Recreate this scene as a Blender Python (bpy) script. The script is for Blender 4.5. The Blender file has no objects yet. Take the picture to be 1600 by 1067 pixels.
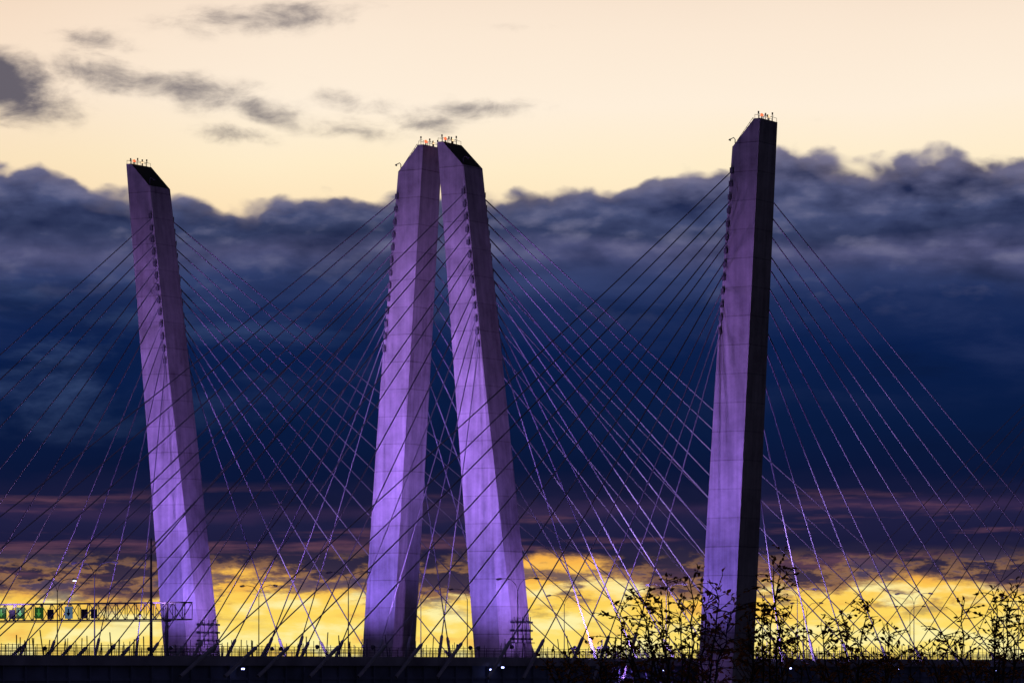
import bpy, math, random
from mathutils import Vector, Matrix
random.seed(7)
C=bpy.context.scene.collection
ALPHA=math.radians(32); CA=math.cos(ALPHA); SA=math.sin(ALPHA); YC=598.0
DECK=43.75; CAMZ=42.7; TZ=[126.1,125.1,125.3,124.7]; TOPZ=125.5
def W(t,a,z): return Vector((t*CA+a*SA, YC-t*SA+a*CA, z))
def lin(h):
    h=h.lstrip('#'); r=[]
    for i in (0,2,4):
        c=int(h[i:i+2],16)/255; r.append(c/12.92 if c<=.04045 else ((c+.055)/1.055)**2.4)
    return (*r,1)
# ---------------- materials
def mat(name,col,rough=.7,metal=0,noise=.25,nscale=.6,emit=None,estr=0,spec=.5):
    m=bpy.data.materials.new(name); m.use_nodes=True; nt=m.node_tree; b=nt.nodes['Principled BSDF']
    b.inputs['Roughness'].default_value=rough; b.inputs['Metallic'].default_value=metal; b.inputs['Specular IOR Level'].default_value=spec
    tc=nt.nodes.new('ShaderNodeTexCoord'); n=nt.nodes.new('ShaderNodeTexNoise'); n.inputs['Scale'].default_value=nscale; n.inputs['Detail'].default_value=4
    nt.links.new(tc.outputs['Object'],n.inputs['Vector'])
    r=nt.nodes.new('ShaderNodeValToRGB'); e=r.color_ramp.elements
    e[0].position=.3; e[1].position=.7
    e[0].color=(*[c*(1-noise) for c in col],1); e[1].color=(*[min(1,c*(1+noise)) for c in col],1)
    nt.links.new(n.outputs['Fac'],r.inputs['Fac']); nt.links.new(r.outputs['Color'],b.inputs['Base Color'])
    if emit: b.inputs['Emission Color'].default_value=(*emit,1); b.inputs['Emission Strength'].default_value=estr
    return m
def concrete():
    m=bpy.data.materials.new('tower_concrete'); m.use_nodes=True; nt=m.node_tree; L=nt.links; b=nt.nodes['Principled BSDF']
    b.inputs['Roughness'].default_value=.9; b.inputs['Specular IOR Level'].default_value=.2
    tc=nt.nodes.new('ShaderNodeTexCoord'); sp=nt.nodes.new('ShaderNodeSeparateXYZ'); L.new(tc.outputs['Object'],sp.inputs[0])
    def mm(op,a,b_=None,c=None):
        n=nt.nodes.new('ShaderNodeMath'); n.operation=op
        for i,v in enumerate((a,b_,c)):
            if v is None: continue
            if isinstance(v,(int,float)): n.inputs[i].default_value=v
            else: L.new(v,n.inputs[i])
        return n.outputs[0]
    zz=mm('DIVIDE',sp.outputs['Z'],4.3)
    fr=mm('FRACT',zz); joint=mm('LESS_THAN',fr,.035)
    cell=mm('FLOOR',zz); wn=nt.nodes.new('ShaderNodeTexWhiteNoise'); wn.noise_dimensions='1D'; L.new(cell,wn.inputs['W'])
    n1=nt.nodes.new('ShaderNodeTexNoise'); n1.inputs['Scale'].default_value=.3; n1.inputs['Detail'].default_value=9; n1.inputs['Roughness'].default_value=.72
    L.new(tc.outputs['Object'],n1.inputs['Vector'])
    n3=nt.nodes.new('ShaderNodeTexNoise'); n3.inputs['Scale'].default_value=.09; n3.inputs['Detail'].default_value=3
    L.new(tc.outputs['Object'],n3.inputs['Vector'])
    mp=nt.nodes.new('ShaderNodeMapping'); mp.inputs['Scale'].default_value=(1.3,1.3,.06); L.new(tc.outputs['Object'],mp.inputs['Vector'])
    n2=nt.nodes.new('ShaderNodeTexNoise'); n2.inputs['Scale'].default_value=1; n2.inputs['Detail'].default_value=6; L.new(mp.outputs[0],n2.inputs['Vector'])
    v=mm('MULTIPLY_ADD',n1.outputs['Fac'],.60,-.35); v=mm('MULTIPLY_ADD',n2.outputs['Fac'],.46,v); v=mm('MULTIPLY_ADD',n3.outputs['Fac'],.44,v)
    v=mm('MULTIPLY_ADD',wn.outputs['Value'],.06,v)
    v=mm('MULTIPLY_ADD',joint,-.13,v); v=mm('MAXIMUM',v,.05)
    cb=nt.nodes.new('ShaderNodeCombineColor'); L.new(v,cb.inputs[0]); L.new(mm('MULTIPLY',v,.95),cb.inputs[1]); L.new(mm('MULTIPLY',v,.93),cb.inputs[2])
    L.new(cb.outputs[0],b.inputs['Base Color'])
    bp=nt.nodes.new('ShaderNodeBump'); bp.inputs['Strength'].default_value=.4; bp.inputs['Distance'].default_value=.12
    L.new(n1.outputs['Fac'],bp.inputs['Height']); L.new(bp.outputs[0],b.inputs['Normal'])
    return m
MC=concrete()
M_roof=mat('tower_top_grating',(.035,.04,.02),.8)
M_steel=mat('dark_steel',(.05,.05,.055),.6)
M_galv=mat('galvanised_steel',(.14,.14,.15),.6)
M_pipe=mat('anchor_pipe_steel',(.4,.4,.43),.7)
M_deckc=mat('deck_concrete',(.38,.38,.42),.9,nscale=.2,noise=.4)
M_girder=mat('girder_steel',(.2,.24,.36),.8,nscale=.2,noise=.4)
M_asph=mat('asphalt',(.05,.05,.05),.9)
M_cable=mat('cable_sheath',(.32,.32,.34),.9,nscale=.1,noise=.1,spec=.0)
M_cabled=mat('cable_sheath_dark',(.2,.2,.23),.9,nscale=.1,noise=.1,spec=.0)  # darker sheath tone, dealt to cables at random
M_bark=mat('bark',(.035,.024,.017),.9,nscale=8)
M_red=mat('red_beacon',(.4,.02,.01),.4,emit=(1,.06,.02),estr=5)
M_warm=mat('beacon_white',(.6,.6,.5),.4,emit=(1,.7,.4),estr=1.5)
M_lamp=mat('lamp_lens',(.7,.7,.7),.3,emit=(.8,.9,1),estr=3)
M_off=mat('lamp_lens_unlit',(.3,.3,.32),.3)
M_blue=mat('deck_light_lens',(.5,.6,.9),.3,emit=(.34,.38,1),estr=10)
M_green=mat('green_signal',(.1,.4,.1),.4,emit=(.16,.6,.08),estr=.35)
M_panel=mat('sign_panel_black',(.02,.025,.03),.5)
M_gpanel=mat('sign_panel_green',(.03,.08,.02),.5,emit=(.05,.2,.03),estr=.2)
M_white=mat('sign_screen',(.3,.5,.6),.5,emit=(.2,.4,.45),estr=.25)
M_lilac=mat('flood_lens',(.5,.4,.9),.3,emit=(.4,.3,1),estr=1.0)
M_leaf=mat('autumn_leaf',(.045,.03,.012),.6,nscale=1.5,noise=.6)
nt=M_leaf.node_tree; tr=nt.nodes.new('ShaderNodeBsdfTranslucent'); tr.inputs['Color'].default_value=(.3,.11,.025,1)
mx=nt.nodes.new('ShaderNodeMixShader'); mx.inputs[0].default_value=.5
nt.links.new(nt.nodes['Principled BSDF'].outputs[0],mx.inputs[1]); nt.links.new(tr.outputs[0],mx.inputs[2]); nt.links.new(mx.outputs[0],nt.nodes['Material Output'].inputs[0])

# ---------------- mesh helpers
def mesh(name,V,F,mats,mi=None,smooth=False):
    me=bpy.data.meshes.new(name); me.from_pydata([tuple(v) for v in V],[],F)
    for m in (mats if isinstance(mats,list) else [mats]): me.materials.append(m)
    if mi: 
        for p,i in zip(me.polygons,mi): p.material_index=i
    if smooth: 
        for p in me.polygons: p.use_smooth=True
    me.update(); return me
def obj(name,me,parent=None,loc=None,rot=None,label=None,cat=None,group=None,kind=None):
    o=bpy.data.objects.new(name,me); C.objects.link(o)
    if parent: o.parent=parent
    if loc is not None: o.location=loc
    if rot is not None: o.rotation_euler=rot
    if label: o['label']=label
    if cat: o['category']=cat
    if group: o['group']=group
    if kind: o['kind']=kind
    return o
class B:
    def __init__(s): s.V=[]; s.F=[]; s.M=[]
    def box(s,x0,x1,y0,y1,z0,z1,m=0):
        n=len(s.V); s.V+=[(x0,y0,z0),(x1,y0,z0),(x1,y1,z0),(x0,y1,z0),(x0,y0,z1),(x1,y0,z1),(x1,y1,z1),(x0,y1,z1)]
        for f in ((0,3,2,1),(4,5,6,7),(0,1,5,4),(1,2,6,5),(2,3,7,6),(3,0,4,7)): s.F.append(tuple(n+i for i in f)); s.M.append(m)
        return s
    def tube(s,pts,rad,k=6,m=0,cap=True):
        pts=[Vector(p) for p in pts]; n0=len(s.V)
        if isinstance(rad,(int,float)): rad=[rad]*len(pts)
        for i,p in enumerate(pts):
            d=(pts[min(i+1,len(pts)-1)]-pts[max(i-1,0)]).normalized()
            up=Vector((0,0,1)) if abs(d.z)<.9 else Vector((1,0,0))
            x=d.cross(up).normalized(); y=d.cross(x)
            for j in range(k):
                a=2*math.pi*j/k; s.V.append(tuple(p+(x*math.cos(a)+y*math.sin(a))*rad[i]))
        for i in range(len(pts)-1):
            for j in range(k):
                a=n0+i*k+j; b=n0+i*k+(j+1)%k; s.F.append((a,b,b+k,a+k)); s.M.append(m)
        if cap:
            s.F.append(tuple(n0+j for j in range(k))); s.M.append(m)
            e=n0+(len(pts)-1)*k; s.F.append(tuple(e+j for j in reversed(range(k)))); s.M.append(m)
        return s
    def mesh(s,name,mats,smooth=False): return mesh(name,s.V,s.F,mats,s.M,smooth)
ROT=(0,0,-ALPHA)

# ---------------- towers
LEGS=[(-61.8,-71.2,1),(-23.7,-16.9,-1),(-1.4,-9.9,1),(37.6,43.1,-1)]   # base t, top t, inner direction
def legc(i,z): tb,tt,_=LEGS[i]; return tb+(tt-tb)*(z-DECK)/(TOPZ-DECK)
def legw(z): k=(z-DECK)/(TOPZ-DECK); return 6.7-2.3*k
def legl(z): k=(z-DECK)/(TOPZ-DECK); return 6.5-1.0*k
def ring(i,z,drop=0):
    s=LEGS[i][2]; c=legc(i,z)-LEGS[i][0]; w=legw(z)/2; l=legl(z)/2
    k=max(0,min(1,(88-z)/44)); ch=.12+1.9*k; cd=.12+1.3*k
    P=[(-w,-l),(-w+1.0,-l),(w-ch,-l),(w,-l+cd),(w,l),(-w+1.0,l),(-w,l)]
    out=[]
    for n,(x,y) in enumerate(P):
        zz=z; cc=c
        if drop and n in (2,3,4): zz=z-drop; cc=legc(i,zz)-LEGS[i][0]
        out.append((cc+s*x,y,zz-DECK))
    return out
saddle=B().box(-.24,.24,-.26,.26,-.5,.3).tube([(0,0,-.6),(0,0,-.5)],.12,6).mesh('cable_saddle',M_galv)
def tower(i,a0,label,near=True):
    TOP=TZ[i]
    s=LEGS[i][2]
    root=obj('bridge_tower',None,loc=W(LEGS[i][0],a0,DECK),rot=ROT,label=label,cat='bridge tower',group='leaning towers of the cable bridge')
    root.empty_display_size=3
    zs=[0,20,40]+[44+4.3*k for k in range(18)]+[TOP-3.9]
    V=[];F=[];Mi=[]
    for z in zs: V+=ring(i,z)
    V+=ring(i,TOP,3.85)
    n=7
    for r in range(len(zs)):
        for j in range(n):
            a=r*n+j;b=r*n+(j+1)%n
            F.append((a,b,b+n,a+n) if s>0 else (a,a+n,b+n,b)); Mi.append(0)
    e=len(zs)*n
    f1=(e,e+1,e+5,e+6); f2=(e+1,e+2,e+3,e+4,e+5)
    F+= [f1,f2] if s>0 else [f1[::-1],f2[::-1]]; Mi+=[1,1]
    obj('shaft',mesh('shaft',V,F,[MC,M_roof],Mi),root)
    if near:
        for k in range(13):
            z=117.3-2.0*k
            for sy in (-1,1):
                obj('cable_saddle',saddle,root,loc=(legc(i,z)-LEGS[i][0]+s*(legw(z)/2-.35),sy*(legl(z)/2+.12),z-DECK))
    ct=legc(i,TOP)-LEGS[i][0]; w=legw(TOP)/2; l=legl(TOP)/2; zt=TOP-DECK
    x0=ct-s*w; xm=ct-s*(w-1.0); b=B()
    ins=s*.08
    for y in (-l+.1,-l/2,0,l/2,l-.1):
        for x in (x0+ins,xm-ins): b.tube([(x,y,zt-.05),(x,y,zt+.6)],.03,5)
    for x in (x0+ins,xm-ins):
        b.tube([(x,-l+.1,zt+.6),(x,l-.1,zt+.6)],.03,5)
    obj('handrail',b.mesh('handrail',M_steel),root)
    rr=random.Random(i*5+1)
    for (y,h) in ((-l*.8,rr.uniform(.9,1.5)),(-l*.1,rr.uniform(.8,1.3)),(l*.3,rr.uniform(.8,1.2)),(l*.7,rr.uniform(1.0,1.9))):
        b=B(); xx=(x0+xm)/2+rr.uniform(-.3,.3)
        b.tube([(xx,y,zt-.05),(xx,y,zt+h)],[.05,.035],5); b.tube([(xx-.25,y,zt+h*.6),(xx+.25,y,zt+h*.6)],.03,5)
        b.tube([(xx,y,zt+h-.35),(xx,y,zt+h)],.12,5)
        obj('antenna',b.mesh('antenna',M_steel),root)
    for y in (-l*.45,l*.35):
        b=B(); xx=(x0+xm)/2
        b.tube([(xx,y,zt-.05),(xx,y,zt+.5)],.1,6); b.tube([(xx,y,zt+.5),(xx,y,zt+.58),(xx,y,zt+.8),(xx,y,zt+.9)],[.22,.22,.18,.08],8,1)
        obj('obstruction_light',b.mesh('obstruction_light',[M_steel,M_red if y<0 else M_warm]),root)
    zl=TOP-3.85; xl=legc(i,zl)-LEGS[i][0]+s*(legw(zl)/2-.3); zl-=DECK
    b=B(); b.tube([(xl,-l+.4,zl-.05),(xl,-l+.4,zl+1.0),(xl+s*.25,-l+.4,zl+1.3),(xl+s*.8,-l+.4,zl+1.1)],.07,5)
    b.tube([(xl+s*.8,-l+.4,zl+1.15),(xl+s*.95,-l+.4,zl+.9)],[.1,.2],6)
    obj('camera_arm',b.mesh('camera_arm',M_steel),root)
    b=B(); P=[]
    for k in range(6):
        f=(k+.5)/6; x=ct+s*(-w+1.0+f*(2*w-1.2)); z=zt-3.85*f
        b.tube([(x,-l+.2,z-.05),(x,-l+.2,z+.5)],.04,5); P.append((x,-l+.2,z+.5))
    b.tube(P,.035,5)
    obj('slope_railing',b.mesh('slope_railing',M_steel),root)
    if s>0:
        b=B(); z0=5.5
        c=legc(i,DECK+z0)-LEGS[i][0]+s*(legw(DECK+z0)/2)
        for k in range(5):
            y=-2.4+k*1.2
            for h in (0,1.3,2.6):
                b.box(c-.1,c+.7,y,y+.55,z0-2+h,z0-2+h+.3)
            b.tube([(c+.4,y+.3,z0-2.4),(c+.4,y+.3,z0+1.6)],.06,5)
        b.box(c-.1,c+.9,-2.7,3.2,z0-2.5,z0-2.38)
        obj('service_platform',b.mesh('service_platform',M_steel),root)
    return root
LB=['pale concrete tower leaning outward, sloped dark top with red beacon',
 'purple lit concrete tower with slanted top, leaning towards its neighbour',
 'purple lit concrete tower with dark sloped top and service platform',
 'tall concrete tower lit purple on one face, other face dark']
for i in range(4): tower(i,0,LB[i])
for i in range(4): tower(i,366,'more distant leaning concrete tower of the bridge',False)

# ---------------- cables
pipe=B().tube([(0,0,-1.5),(0,0,5.5),(0,0,5.8)],[.25,.25,.15],8).mesh('anchor_pipe',M_pipe,True)
EDGE=[-58.5,-25.4,1.9,34.6]
rc=random.Random(4)
def cable(i,a0,side,dist,z,r=.105,dp=.3):
    s=LEGS[i][2]; dist+=rc.uniform(-2.2,2.2); z+=rc.uniform(-.4,.4)
    p0=W(EDGE[i],a0+side*dist,DECK-1.2)
    p1=W(legc(i,z)+s*(legw(z)/2-.35),a0+side*(legl(z)/2+.1),z)
    d=p1-p0; Ln=d.length; pts=[]
    for k in range(13):
        f=k/12; p=d*f; p.z-=4*f*(1-f)*Ln*.006; pts.append(p)
    dark=rc.random()<dp
    me=B().tube(pts,r*rc.uniform(.92,1.08),8).mesh('stay_cable',M_cabled if dark else M_cable,True)
    o=obj('stay_cable',me,loc=p0,label='pale steel stay cable running from tower to deck edge',cat='cable',group='stay cables of the bridge')
    d2=(pts[1]-pts[0]).normalized(); c=obj('anchor_pipe',pipe,o); c.rotation_mode='QUATERNION'; c.rotation_quaternion=d2.to_track_quat('Z','Y')
NC=12
for i in range(4):
    for k in range(NC):
        f=k/(NC-1); z=117-24*f
        cable(i,0,-1,132-110*f,z,.085,.25)
        cable(i,0,1,180-156*f**.92,z,.09 if k<4 else .1,.35)
        if k<10: cable(i,366,-1,180-156*f,z,.09)

# ---------------- decks
M_paint=mat('lane_paint',(.6,.6,.6))
def deck(t0,t1,lab):
    root=obj('bridge_deck',None,loc=W((t0+t1)/2,0,DECK),rot=ROT,label=lab,cat='bridge deck',group='parallel bridge decks')
    h=(t1-t0)/2; A0,A1=-640,1500
    obj('roadway',B().box(-h+.5,h-.5,A0,A1,-.35,0).mesh('roadway',M_asph),root)
    for x0,x1 in ((-h,-h+.5),(h-.5,h)):
        obj('parapet',B().box(x0,x1,A0,A1,-.6,.6).mesh('parapet',M_deckc),root)
    b=B()
    for x in (-h+.6,h-1.2):
        b.box(x,x+.6,A0,A1,-4.3,-.36); 
        b.box(x-.25,x+.85,A0,A1,-4.5,-4.3)
    for a in range(-640,1500,12): b.box(-h+1.25,h-1.25,a,a+.5,-3.6,-.36)
    a=-640
    while a<1500:
        b.box(h-.6,h-.25,a,a+.25,-4.3,-.62); a+=4
    b.box(h-.6,h-.4,A0,A1,-2.4,-2.1)
    obj('girder',b.mesh('girder',M_girder),root)
    b=B()
    for k in range(-640,1500,12):
        for x in (-5.5,0.0,5.5): b.box(x-.08,x+.08,k,k+3,.004,.008)
    obj('lane_marking',b.mesh('lane_marking',M_paint),root)
    for a in (0,366):
        obj('crossbeam',B().box(-h-1.2,h+1.2,a-2.5,a+2.5,-8.5,-4.52).mesh('crossbeam',M_deckc),root)
    return root
deck(-57.8,-26.2,'dark concrete and steel deck carrying the far roadway')
deck(2.5,33.8,'dark concrete and steel deck with deep side girder')
for t0 in (-42,18.15):
    for a in (-460,-310,-150,530,640,750):
        b=B()
        for s in (-1,1):
            b.tube([(s*5,0,0),(s*12,0,32)],[2.2,1.8],8)
        b.box(-15,15,-1.8,1.8,32,35.2); 
        obj('bridge_pier',b.mesh('bridge_pier',M_deckc),loc=W(t0,a,4),rot=ROT,label='concrete pier with two splayed legs under the deck',cat='pier',group='piers under the bridge')

# railing sections
random.seed(3)
def railing_mesh():
    b=B(); L=24.0
    for k in range(12):
        y=k*2.0+random.uniform(-.4,.4); h=random.choice((1.2,1.3,1.5,2.0))
        b.tube([(0,y,-.05),(random.uniform(-.1,.1),y,h)],.045,5)
    for h in (.4,.8,1.2): b.tube([(0,0,h),(0,L-.05,h)],.03,5)
    for k in range(3):
        y=random.uniform(0,L); h=random.uniform(2.0,3.2); b.tube([(0,y,-.05),(random.uniform(-.15,.15),y+random.uniform(-.5,.5),h)],.07,5)
    return b.mesh('railing',M_steel)
RM=[railing_mesh() for _ in range(6)]
for t in (-57.5,-26.45,2.75,33.5):
    a=-240
    while a<400:
        obj('railing',random.choice(RM),loc=W(t,a,DECK+.6),rot=ROT,label='dark steel railing on top of the bridge parapet',cat='railing',group='railing sections along the deck edges')
        a+=24

# ---------------- street lamps
def lamp_parts():
    b=B(); b.tube([(0,0,0),(0,0,10.6)],[.1,.055],8)
    p=b.mesh('pole',M_galv,True)
    b=B()
    pts=[(0,0,10.4),(.35,0,11.4),(1.1,0,12.1),(2.2,0,12.3),(3.0,0,12.25)]
    b.tube(pts,[.06,.05,.045,.045,.04],6); arm=b.mesh('arm',M_galv,True)
    b=B(); b.tube([(2.7,0,12.25),(3.0,0,12.28),(3.6,0,12.2),(3.75,0,12.16)],[.05,.15,.13,.05],8); head=b.mesh('lamp_head',M_galv,True)
    lens=B().box(3.05,3.5,-.1,.1,12.02,12.06).mesh('lens',M_off)
    lensL=B().box(3.0,3.5,-.15,.15,11.95,12.05).mesh('lens_lit',M_lamp)
    return p,arm,head,lens,lensL
LP=lamp_parts()
def lamp(t,a,lit=False,double=True):
    o=obj('street_lamp',None,loc=W(t,a,DECK),rot=ROT,label='dark curved-arm street lamp'+(' with glowing white lens' if lit else ' with unlit heads')+' on the deck',cat='street lamp',group='street lamps along the bridge')
    obj('pole',LP[0],o)
    for s in ((0,math.pi) if double else (math.pi,)):
        ar=obj('arm',LP[1],o,rot=(0,0,s)); hd=obj('lamp_head',LP[2],ar)
        obj('lens',LP[4] if (lit and s==0) else LP[3],hd)
for k,a in enumerate((-150,-103,-60,-9,38,85,132,179,226,273,320)): lamp(-42,a,lit=(a==-60))
for a in (-165,-128,-72,-28,16,60,104,148,192,236,280,324): lamp(18.5,a)
for a in (30,150): lamp(-27.5,a,double=False)

# tall mast
o=obj('mast',None,loc=W(-24.2,-60.5,DECK-1),rot=ROT,label='tall slender black mast beside the sign gantry',cat='mast')
obj('pole',B().tube([(0,0,0),(0,0,8),(0,0,19.0)],[.25,.2,.12],8).mesh('pole',M_steel),o)
obj('foot_bracket',B().box(-1.6,.3,-.3,.3,.1,.5).mesh('foot_bracket',M_steel),o)

# ---------------- gantry
ga=-52
g=obj('sign_gantry',None,loc=W(-42,ga,DECK),rot=ROT,label='dark steel truss gantry carrying lane signs across roadway',cat='sign gantry')
b=B(); x0,x1=-24.5,18.2; zb,zt=6.3,8.8
for y in (-.9,.9):
    for z in (zb,zt): b.tube([(x0,y,z),(x1,y,z)],.12,6)
n=24
for k in range(n+1):
    x=x0+(x1-x0)*k/n
    for y in (-.9,.9):
        b.tube([(x,y,zb),(x,y,zt)],.06,5)
        if k<n:
            xn=x0+(x1-x0)*(k+1)/n
            b.tube([(x,y,zb if k%2 else zt),(xn,y,zt if k%2 else zb)],.06,5)
    for z in (zb,zt): b.tube([(x,-.9,z),(x,.9,z)],.05,5)
b.box(x0,x1-3,-1.7,-1.0,zb-.3,zb-.2)
obj('truss',b.mesh('truss',M_galv),g)
for x in (-24.0,14.2):
    b=B(); b.tube([(x,0,-2),(x,0,zt+.1)],.26,10)
    b.box(x-.2,x+.2,-.85,.85,zb-.3,zb-.12)
    obj('post',b.mesh('post',M_galv),g)
def arrow(px,pz,w,h):
    V=[(px-.12*w,0,pz+.5*h),(px+.12*w,0,pz+.5*h),(px+.12*w,0,pz),(px+.4*w,0,pz),(px,0,pz-.5*h),(px-.4*w,0,pz),(px-.12*w,0,pz)]
    return V,[tuple(range(7))[::-1]]
specs=[(-19.2,0),(-16.3,0),(-14.2,3),(-12.6,0),(-9.0,1),(-6.8,3),(-3.3,2),(-.4,3),(1.5,3)]
for x,k in specs:
    w,h={0:(1.6,1.7),1:(1.6,1.7),2:(1.4,1.8),3:(1.1,1.4)}[k]
    zc=(zb+zt)/2-(.3 if k==3 else .1)
    pan=B().box(x-w/2,x+w/2,-1.25,-1.08,zc-h/2,zc+h/2)
    so=obj('sign_panel',pan.mesh('sign_panel',{0:M_gpanel,1:M_gpanel,2:M_white,3:M_panel}[k]),g)
    so['label']={0:'green lane sign with arrow',1:'green lane sign with arrow',2:'pale blue glowing message sign',3:'dark unlit sign panel'}[k]
    if k in (0,1):
        V,F=arrow(x,zc,1.2,1.2); V=[(p[0],-1.256,p[2]) for p in V]
        obj('arrow_mark',mesh('arrow_mark',V,F,M_green),so)
    if k==2:
        V,F=arrow(x,zc,1.0,1.2); V=[(p[0],-1.256,p[2]) for p in V]
        obj('arrow_mark',mesh('arrow_mark',V,F,M_panel),so)

# deck edge lights
dl=B().box(-.22,.22,-.1,.1,-.14,.14).mesh('housing',M_steel); dn=B().box(-.18,.18,-.14,-.105,-.09,.09).mesh('lens',M_blue)
for a,zz in ((-118,-1.0),(-60,-1.1),(-57,-.8),(-12,-1.2),(28,-.9),(66,-1.1),(98,-.8),(104,-1.3),(122,-1.2),(142,-.9),(151,-1.3),(163,-1.0),(172,-.8),(187,-1.2),(205,-1.1),(214,-.8),(232,-.9),(246,-1.2),(262,-1)):
    o=obj('deck_light',None,loc=W(34.1,a,DECK+zz),rot=(0,0,0),label='small blue-white light fixed to the deck edge',cat='light',group='small lights along the deck edge')
    obj('housing',dl,o); obj('lens',dn,o)

# ---------------- floodlights
fh=B(); fh.tube([(0,0,-.5),(0,0,-.1)],[.2,.36],10); fh=fh.mesh('housing',M_steel)
fl=B().tube([(0,0,-.098),(0,0,-.06)],[.33,.33],10).mesh('lens',M_lilac)
def flood(t,a,z,tt,ta,tz,power,col,cone,blend=.8,rad=1.0):
    p=W(t,a,z); q=W(tt,ta,tz)
    o=obj('floodlight',None,loc=p,label='round purple floodlight on the deck, a few added as cable fill',cat='floodlight',group='floodlights aimed at the towers')
    o.rotation_mode='QUATERNION'; o.rotation_quaternion=(q-p).to_track_quat('Z','Y')
    obj('housing',fh,o); obj('lens',fl,o)
    ld=bpy.data.lights.new('flood_lamp','SPOT'); ld.energy=power; ld.color=col; ld.spot_size=math.radians(cone); ld.spot_blend=blend; ld.shadow_soft_size=rad
    lo=bpy.data.objects.new('flood_lamp',ld); C.objects.link(lo); lo.parent=o; lo.location=(0,0,.1); lo.rotation_euler=(math.pi,0,0)
PUR=(.43,.21,1.0); BLU=(.31,.18,1.0); PINK=(.55,.29,.90)
GA=[1.0,1.05,.95,.66]; GB=[1,1.1,1,.85]
for i in range(4):
    s=LEGS[i][2]; te=EDGE[i]+s*4.5; g_=GA[i]
    flood(te,-48,46,legc(i,84),-3,81,g_*150000,PUR,44,1.0)
    flood(te,-22,46,legc(i,60),-3,60,GB[i]*34000,BLU,62,1.0)
    flood(te,-62,46,legc(i,118),-3,115,g_*78000,PINK,44,1.0)
for i in (0,2):
    te=EDGE[i]
    flood(te+20,-8,46,legc(i,56),0,54,26000,PUR,50,1.0)
    flood(te+26,-10,46,legc(i,105),0,98,7000,PUR,40,1.0)
flood(9,-24,46,legc(1,85),0,82,9000,(.45,.26,.9),58)
flood(34.3,-26,42.2,37.6,-3,38,5000,PUR,50)
FT=[EDGE[0]+12,11,EDGE[2]+12,EDGE[3]-6]
FA=[-4,8,-4,-6]
FP=[120000,150000,110000,230000]
for i in range(4):
    s=LEGS[i][2]
    flood(FT[i],FA[i],46,EDGE[i]-s*2,100,78,FP[i],(.5,.3,1),64,1.0)
for t in (-42,18):  # added fill lamps outside the frame, brighten the near-side cables
    flood(t+6,-165,46,t,-60,84,80000,(.36,.24,1),62,1.0)

# ---------------- terrain & water
def gh(x,y):
    k=max(0,min(1,(y-5)/250)); h=-3+44*(1-k)**1.2
    if 0<k<1 : h+=.8*math.sin(x*.11)*math.sin(y*.09)*min(1,k*4)
    return h
xs=[-40000,-12000,-4000,-1500]+[x for x in range(-700,701,20)]+[1500,4000,12000,40000]
ys=[-4000,-1000,-300]+[y for y in range(-100,321,10)]+[500,1200,3000,8000,20000,40000]
V=[(x,y,gh(x,y)) for y in ys for x in xs]; nx=len(xs)
F=[(j*nx+i,j*nx+i+1,(j+1)*nx+i+1,(j+1)*nx+i) for j in range(len(ys)-1) for i in range(nx-1)]
M_ground=mat('grass_ground',(.03,.035,.015),.95,nscale=.4)
obj('ground',mesh('ground',V,F,M_ground,smooth=True),kind='structure',label='dark grassy hillside falling to the river',cat='ground')
M_water=mat('river_water',(.01,.015,.025),.15,nscale=.02)
nt=M_water.node_tree; n=nt.nodes.new('ShaderNodeTexNoise'); n.inputs['Scale'].default_value=.25; n.inputs['Detail'].default_value=5
tc=nt.nodes.new('ShaderNodeTexCoord'); nt.links.new(tc.outputs['Object'],n.inputs['Vector']); bp=nt.nodes.new('ShaderNodeBump'); bp.inputs['Strength'].default_value=.6
nt.links.new(n.outputs['Fac'],bp.inputs['Height']); nt.links.new(bp.outputs[0],nt.nodes['Principled BSDF'].inputs['Normal'])
obj('water',mesh('water',[(-40000,225,0),(40000,225,0),(40000,3600,0),(-40000,3600,0)],[(0,1,2,3)],M_water),kind='structure',label='dark river under the bridge',cat='water')
V=[];F=[];N=160
for k in range(N+1):
    x=-5000+10000*k/N
    h=38+5*math.sin(k*.21)+3*math.sin(k*.63+1)+1.5*math.sin(k*1.9)+random.uniform(-.8,.8)
    V+=[(x,3500,-4),(x,3750,h*.7),(x,4000,h),(x,5200,-4)]
for k in range(N):
    for j in range(3): F.append((k*4+j,k*4+4+j,k*4+5+j,k*4+1+j))
obj('hills',mesh('hills',V,F,mat('far_woods',(.02,.022,.02),.95,nscale=.01)),kind='structure',label='low dark wooded far shore',cat='hills')

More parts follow.
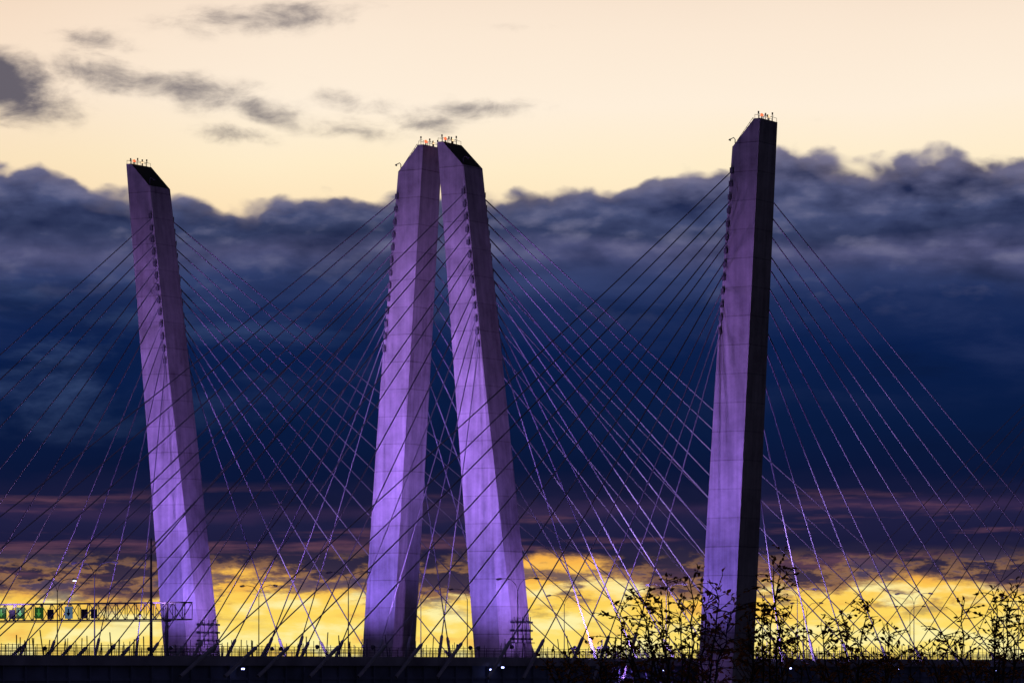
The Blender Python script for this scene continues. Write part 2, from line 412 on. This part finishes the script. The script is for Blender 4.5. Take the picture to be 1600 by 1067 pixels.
# ---------------- trees
def PX(x,y,Y): return Vector(((x-800)/6000*Y, Y, CAMZ+(1045-y)/6000*Y))
def bez(p0,p1,p2,n):
    return [(p0*(1-f)**2+p1*2*f*(1-f)+p2*f*f) for f in [i/n for i in range(n+1)]]
def tree(Y,bx,tips,lab,dens=1.0,seed=1,leafd=1.0):
    R=random.Random(seed); base=Vector(((bx-800)/6000*Y,Y,0)); base.z=gh(base.x,Y)-.2
    root=obj('young_tree',None,loc=base,label=lab,cat='tree',group='young trees on the slope')
    tk=B(); cr=B(); fork=Vector((base.x,Y,CAMZ-1.9))
    tp=[base.lerp(fork,f)+Vector((R.uniform(-.12,.12),R.uniform(-.1,.1),0))*(f>0) for f in (0,.25,.5,.75,1)]
    tk.tube([p-base for p in tp],[.2,.15,.12,.10,.08],8)
    LV=[];LF=[]
    def leaf(p,d):
        L=R.uniform(.045,.1)*(Y/60); w=L*R.uniform(.2,.33)
        d=(d+Vector((R.gauss(0,.55),R.gauss(0,.55),R.gauss(-.3,.5)))).normalized()
        sd=d.cross(Vector((R.gauss(0,1),R.gauss(0,1),R.gauss(0,1)))).normalized(); nn=d.cross(sd)*.18*L
        n=len(LV); q=p-base
        LV.extend([q,q+d*L*.3+sd*w*.85,q+d*L*.65+sd*w*.8,q+d*L-nn*2,q+d*L*.65-sd*w*.8,q+d*L*.3-sd*w*.85,q+d*L*.33+nn,q+d*L*.66+nn*.6])
        LF.extend([(n,n+1,n+6),(n+1,n+2,n+7,n+6),(n+2,n+3,n+7),(n+3,n+4,n+7),(n+4,n+5,n+6,n+7),(n+5,n,n+6)])
    def twig(p,d,L,r,lv):
        n=6; pts=[p]; dd=d.normalized(); sg=R.choice((-1,1))*.10
        for k in range(n):
            dd=(dd+Vector((sg+R.gauss(0,.12),R.gauss(0,.12),-.10*k/n+R.gauss(.0,.1)))).normalized(); pts.append(pts[-1]+dd*L/n)
        cr.tube([q-base for q in pts],[r*(1-.6*k/n) for k in range(n+1)],4,cap=False)
        m=int(L/.045*leafd*(1 if lv else .8))
        for k in range(m):
            f=R.uniform(.2,1)*n; i=min(n-1,int(f)); q=pts[i].lerp(pts[i+1],f-i)
            if R.random()<.8: leaf(q,dd)
        if lv>0:
            for k in range(max(1,int(L*4.4*dens))):
                f=R.uniform(.2,.95)*n; i=min(n-1,int(f)); q=pts[i].lerp(pts[i+1],f-i)
                twig(q,dd+Vector((R.gauss(0,.9),R.gauss(0,.6),R.uniform(-.3,.6))),L*R.uniform(.35,.7),r*.7,lv-1)
    for (x,y) in tips:
        tip=PX(x,y,Y)+Vector((0,R.uniform(-1.2,1.2),0))
        st=tp[3].lerp(tp[4],R.uniform(.5,1)) if R.random()<.5 else fork
        mid=st.lerp(tip,.5); mid.z+=.15+R.uniform(-.2,.2); mid.x=st.x*.35+tip.x*.65+R.uniform(-.25,.25)
        pts=bez(st,mid,tip,12); pts=[q+Vector((R.gauss(0,.03),R.gauss(0,.02),R.gauss(0,.025))) for q in pts]
        cr.tube([q-base for q in pts],[.028-.021*k/12 for k in range(13)],5,cap=False)
        for k in range(int(30*dens)):
            f=(R.uniform(.15,1)**.7)*11.9; i=min(11,int(f)); q=pts[i].lerp(pts[i+1],f-i); dr=(pts[i+1]-pts[i]).normalized()
            g=1-.55*(f/12)
            twig(q,dr*.5+Vector((R.gauss(0,.9),R.gauss(0,.6),R.uniform(-.2,.5))),R.uniform(.2,.85)*g+.08,.008,1 if R.random()<.5 else 0)
        for k in range(5): leaf(tip+Vector((R.gauss(0,.03),0,R.gauss(0,.04))),Vector((0,0,1)))
    obj('trunk',tk.mesh('trunk',M_bark,True),root)
    c=obj('crown',cr.mesh('crown',M_bark),root)
    obj('foliage',mesh('foliage',LV,LF,M_leaf),c)
tree(60,1080,[(955,945),(988,925),(1008,965),(1045,897),(1085,890),(1062,935),(975,990),(1120,920),(1020,1000),(1145,950),(1030,940),(1100,940),(1130,985)],'young tree with brown leaves silhouetted against the yellow sky',.85,11,.85)
tree(63.5,1205,[(1200,880),(1214,892),(1185,950),(1225,975),(1165,985),(1240,1000),(1175,960)],'slender young tree with an upright leafy leader',.85,21,1.0)
tree(66,1330,[(1250,985),(1285,975),(1322,960),(1352,945),(1390,985),(1300,1010),(1410,1010),(1340,1000)],'low sparse tree with thin leafy shoots',.8,5,.85)
tree(58,1570,[(1500,935),(1545,925),(1580,925),(1605,948),(1640,930),(1560,965),(1480,990),(1450,1010)],'sparse tree with arching leafy twigs',.75,8,.8)
tree(62,920,[(855,1035),(885,1022),(935,1010),(870,1045),(965,1015),(915,1035),(990,1020),(945,1040)],'low bushy tree with dense dark leaves',.8,9,.8)
tree(64.5,1240,[(1020,1045),(1080,1040),(1160,1040),(1250,1040),(1200,1045),(1280,1045)],'low bushy tree with dense brown leaves',.7,4,.8)
tree(64,1460,[(1380,1045),(1420,1035),(1470,1045),(1520,1040),(1590,1035)],'low leafy bush-like tree with brown leaves',.75,14,.8)

# ---------------- world
w=bpy.data.worlds.new('World'); bpy.context.scene.world=w; w.use_nodes=True; nt=w.node_tree; nt.nodes.clear(); Lk=nt.links
def S(n,i,v):
    if v is None: return
    if isinstance(v,bpy.types.NodeSocket): Lk.new(v,n.inputs[i])
    else: n.inputs[i].default_value=v
def m(op,a,b=None,c=None,cl=False):
    n=nt.nodes.new('ShaderNodeMath'); n.operation=op; n.use_clamp=cl; S(n,0,a);S(n,1,b);S(n,2,c); return n.outputs[0]
def noise(su,sv,off,det=6,rough=.55,dist=0,du=0,dv=0):
    cx=nt.nodes.new('ShaderNodeCombineXYZ'); S(cx,0,m('MULTIPLY_ADD',U,su,off+du*su)); S(cx,1,m('MULTIPLY_ADD',Vv,sv,off*.7+dv*sv)); S(cx,2,off)
    n=nt.nodes.new('ShaderNodeTexNoise'); n.inputs['Scale'].default_value=1; n.inputs['Detail'].default_value=det; n.inputs['Roughness'].default_value=rough; n.inputs['Distortion'].default_value=dist
    Lk.new(cx.outputs[0],n.inputs['Vector']); return m('SUBTRACT',n.outputs[0],.5)
def sm(v,a,b):
    n=nt.nodes.new('ShaderNodeMapRange'); n.interpolation_type='SMOOTHSTEP'; S(n,0,v); n.inputs[1].default_value=a; n.inputs[2].default_value=b; return n.outputs[0]
def ramp(v,lo,hi,pts):
    f=m('DIVIDE',m('SUBTRACT',v,lo),hi-lo,cl=True)
    r=nt.nodes.new('ShaderNodeValToRGB'); e=r.color_ramp.elements
    while len(e)>1: e.remove(e[-1])
    for k,(p,h) in enumerate(pts):
        q=(p-lo)/(hi-lo)
        if k==0: e[0].position=q; el=e[0]
        else: el=e.new(q)
        el.color=lin(h)
    Lk.new(f,r.inputs[0]); return r.outputs[0]
def mix(f,a,b,bt='MIX'):
    n=nt.nodes.new('ShaderNodeMix'); n.data_type='RGBA'; n.blend_type=bt; S(n,0,f); S(n,6,a); S(n,7,b); return n.outputs[2]
def curve(pts):
    f=m('DIVIDE',U,16.0,cl=True); n=nt.nodes.new('ShaderNodeFloatCurve'); c=n.mapping.curves[0]
    P=[(x/1600,y/1000) for x,y in pts]
    c.points[0].location=P[0]; c.points[1].location=P[-1]
    for p in P[1:-1]: c.points.new(*p)
    n.mapping.update(); Lk.new(f,n.inputs[1]); return m('MULTIPLY',n.outputs[0],10.0)
tc=nt.nodes.new('ShaderNodeTexCoord'); sp=nt.nodes.new('ShaderNodeSeparateXYZ'); Lk.new(tc.outputs['Generated'],sp.inputs[0])
X,Yd,Z=sp.outputs
az=m('ARCTAN2',X,Yd); hr=m('SQRT',m('ADD',m('MULTIPLY',X,X),m('MULTIPLY',Yd,Yd))); el=m('DIVIDE',Z,m('MAXIMUM',hr,.001))
U=m('MULTIPLY_ADD',az,60,8.0); Vv=m('MULTIPLY_ADD',el,-60,10.45)
top=curve([(0,260),(70,268),(150,285),(220,298),(300,306),(380,322),(440,306),(520,304),(620,298),(700,302),(780,300),(850,292),(950,280),(1050,265),(1130,262),(1200,234),(1240,228),(1290,240),(1345,256),(1400,246),(1470,236),(1540,246),(1600,258)])
n1=noise(.75,1.0,3.1,6,.52)
rl=noise(.6,1.35,3.1,5,.5); rlb=noise(.6,1.35,3.1,5,.5,du=-.05,dv=-.15)
cx=nt.nodes.new('ShaderNodeCombineXYZ'); S(cx,0,m('ADD',m('MULTIPLY',U,1.5),m('MULTIPLY',rl,1.4))); S(cx,1,m('ADD',m('MULTIPLY',Vv,2.1),m('MULTIPLY',n1,1.2)))
vo=nt.nodes.new('ShaderNodeTexVoronoi'); vo.voronoi_dimensions='2D'; vo.feature='SMOOTH_F1'; vo.inputs['Scale'].default_value=1; vo.inputs['Smoothness'].default_value=.45
try: vo.inputs['Detail'].default_value=1.6; vo.inputs['Roughness'].default_value=.45
except Exception: pass
Lk.new(cx.outputs[0],vo.inputs['Vector']); lump=m('SUBTRACT',.42,vo.outputs['Distance'])
d=m('ADD',m('SUBTRACT',Vv,top),m('ADD',m('MULTIPLY',n1,.36),m('ADD',m('MULTIPLY',rl,.15),m('MULTIPLY',lump,.32))))
coverT=sm(d,-.09,.14)
bot=curve([(0,940),(120,945),(240,950),(330,900),(400,890),(470,912),(560,922),(650,935),(760,935),(840,882),(930,890),(1000,916),(1100,932),(1200,908),(1320,916),(1400,904),(1500,912),(1600,925)])
n3=noise(.7,2.2,12.7,7,.64)
db=m('ADD',m('SUBTRACT',bot,Vv),m('MULTIPLY',n3,1.2))
coverB=sm(db,-.09,.12)
cover=m('MULTIPLY',coverT,coverB)
clear=ramp(m('ADD',Vv,m('MULTIPLY',noise(.2,.3,5.5,2),.8)),-6,11,[(-6,'#8d97b0'),(-3,'#cfc4c0'),(-.5,'#f5dfca'),(.5,'#fce9d4'),(1.6,'#ffefda'),(2.6,'#ffedca'),(6,'#ffca80'),(8.6,'#f7a84a'),(9.05,'#ffc854'),(9.5,'#ffd960'),(10.1,'#ffe677'),(10.5,'#ffd854')])
clear=mix(m('MULTIPLY',sm(U,5,-1),.3),clear,lin('#eed6c2'),'MULTIPLY')
n5=noise(.75,2.5,91,5,.55)
clear=mix(m('MULTIPLY',sm(n5,-.03,.14),m('MULTIPLY',sm(Vv,8.7,9.3),.88)),clear,lin('#fff5ae'))
clear=mix(m('MULTIPLY',sm(n5,-.03,-.18),m('MULTIPLY',sm(Vv,8.5,8.9),.5)),clear,lin('#f2a444'))
wv=m('ADD',Vv,m('ADD',m('MULTIPLY',noise(.16,.7,21,4),1.1),m('MULTIPLY',noise(.5,1.2,31,5,.55),.5)))
cc=ramp(wv,2,11,[(2.2,'#6c6b88'),(2.9,'#5a5c7d'),(3.3,'#454e74'),(3.62,'#343d60'),(3.95,'#53557b'),(4.4,'#323f6b'),(4.75,'#1a2b57'),(5.4,'#0b1f4b'),(6.5,'#081a40'),(7.35,'#0a1639'),(7.75,'#191b3c'),(7.95,'#33274a'),(8.12,'#1f1f42'),(8.45,'#1c1c3e'),(8.7,'#2c263f'),(9.2,'#413348'),(10,'#5d4550')])
rel=m('SUBTRACT',rl,rlb)
puff=m('ADD',m('MULTIPLY',rel,3.6),m('MULTIPLY',lump,.5))
puff=m('MULTIPLY',puff,sm(Vv,5.4,3.2))
cc=mix(m('MULTIPLY',puff,.85,cl=True),cc,lin('#8a88a6'))
cc=mix(m('MULTIPLY',puff,-1.3,cl=True),cc,lin('#20294c'))
cc=mix(m('MULTIPLY',sm(d,.35,.0),.42),cc,lin('#8e8494'))
st=noise(.28,.95,41,6,.58,.3)
cc=mix(m('MULTIPLY',sm(st,-.02,.26),m('MULTIPLY',sm(U,7.5,0.0),m('MULTIPLY',sm(Vv,3.4,4.4),sm(Vv,7.6,5.8)))),cc,lin('#3d507a'))
st3=noise(.3,1.0,47,6,.58,.2)
cc=mix(m('MULTIPLY',sm(st3,-.02,.26),m('MULTIPLY',sm(Vv,7.2,4.0),.5)),cc,lin('#3a4672'))
cc=mix(m('MULTIPLY',sm(st3,.0,-.26),.45),cc,lin('#07132f'))
st2=noise(.25,3.0,57,6,.62)
cc=mix(m('MULTIPLY',sm(st2,.02,.18),m('MULTIPLY',sm(Vv,7.5,7.9),.5)),cc,lin('#7a4e5e'))
cc=mix(m('MULTIPLY',sm(db,.22,-.05),.65),cc,lin('#b8835a'))
col=mix(cover,clear,cc)
n4=noise(.7,2.4,71,7,.64)
bm=m('MULTIPLY',sm(Vv,8.5,9.0),sm(Vv,10.0,9.1))
bk=m('ADD',n4,m('MULTIPLY',sm(Vv,9.7,9.0),.055))
col=mix(m('MULTIPLY',m('MULTIPLY',sm(bk,.02,.12),bm),.9),col,mix(sm(bk,.04,.15),lin('#c78f4c'),lin('#50425a')))
wn=noise(1.1,2.4,83,6,.62,.3); tot=None
w1=noise(.9,1.3,87,4,.55); w2=noise(.9,1.3,97,4,.55)
Uw=m('MULTIPLY_ADD',w1,1.1,U); Vw=m('MULTIPLY_ADD',w2,.5,Vv)
for (u,v,a,b_,s,rt) in [(.1,1.4,.95,.5,1.9,.2),(1.7,1.2,1.1,.3,1.1,.12),(2.9,1.4,1.4,.32,1.15,.18),(4.0,1.7,.9,.26,.85,.28),(4.2,.3,1.8,.26,.95,-.08),(3.6,2.12,.8,.18,.8,.05),(5.6,2.0,.8,.22,.75,.08),(6.6,1.88,.7,.22,.9,0),(7.5,1.72,.9,.22,1.0,-.02),(5.5,1.62,.8,.24,.65,.2),(8.3,.42,.7,.1,.4,0),(12.8,1.82,.3,.1,.3,0),(1.5,.72,.8,.2,.75,.2)]:
    du=m('SUBTRACT',Uw,u); dv=m('SUBTRACT',m('SUBTRACT',Vw,v),m('MULTIPLY',du,rt))
    q=m('ADD',m('POWER',m('ABSOLUTE',m('DIVIDE',du,a)),2),m('POWER',m('ABSOLUTE',m('DIVIDE',dv,b_)),2))
    gss=m('MULTIPLY',m('EXPONENT',m('MULTIPLY',q,-1)),s)
    tot=gss if tot is None else m('MAXIMUM',tot,gss)
wm=sm(m('ADD',tot,m('MULTIPLY',wn,2.2)),.1,1.6)
wm=m('MULTIPLY',wm,sm(tot,.03,.55))
col=mix(m('MULTIPLY',wm,.95),col,lin('#565363'))
sky=nt.nodes.new('ShaderNodeTexSky'); sky.sky_type='NISHITA'; sky.sun_disc=False; sky.sun_elevation=math.radians(1); sky.sun_rotation=math.radians(0)
dusk=mix(1,sky.outputs[0],(.010,.010,.014,1),'MULTIPLY')
dusk=mix(1,dusk,(.015,.013,.034,1),'ADD')
sector=m('MULTIPLY',sm(m('ABSOLUTE',az),.75,.3),sm(el,.5,.24))
fin=mix(sector,dusk,col)
bg=nt.nodes.new('ShaderNodeBackground'); Lk.new(fin,bg.inputs[0]); bg.inputs[1].default_value=1.0
out=nt.nodes.new('ShaderNodeOutputWorld'); Lk.new(bg.outputs[0],out.inputs[0])

sl=bpy.data.lights.new('sun','SUN'); sl.energy=.05; sl.angle=math.radians(8); sl.color=(1,.75,.45); so=bpy.data.objects.new('sun',sl); C.objects.link(so)
so.rotation_euler=Vector((0,1,.03)).to_track_quat('Z','Y').to_euler()

# ---------------- camera
cd=bpy.data.cameras.new('camera'); cam=bpy.data.objects.new('camera',cd); C.objects.link(cam); bpy.context.scene.camera=cam
cam.location=(0,0,CAMZ); cam.rotation_euler=(math.pi/2,0,0); cd.sensor_width=36; cd.lens=6000*36/1600
cd.shift_y=(1045-533.5)/1600; cd.clip_end=100000; cd.clip_start=1
sc=bpy.context.scene; sc.view_settings.view_transform='Standard'; sc.view_settings.look='None'; sc.view_settings.exposure=0
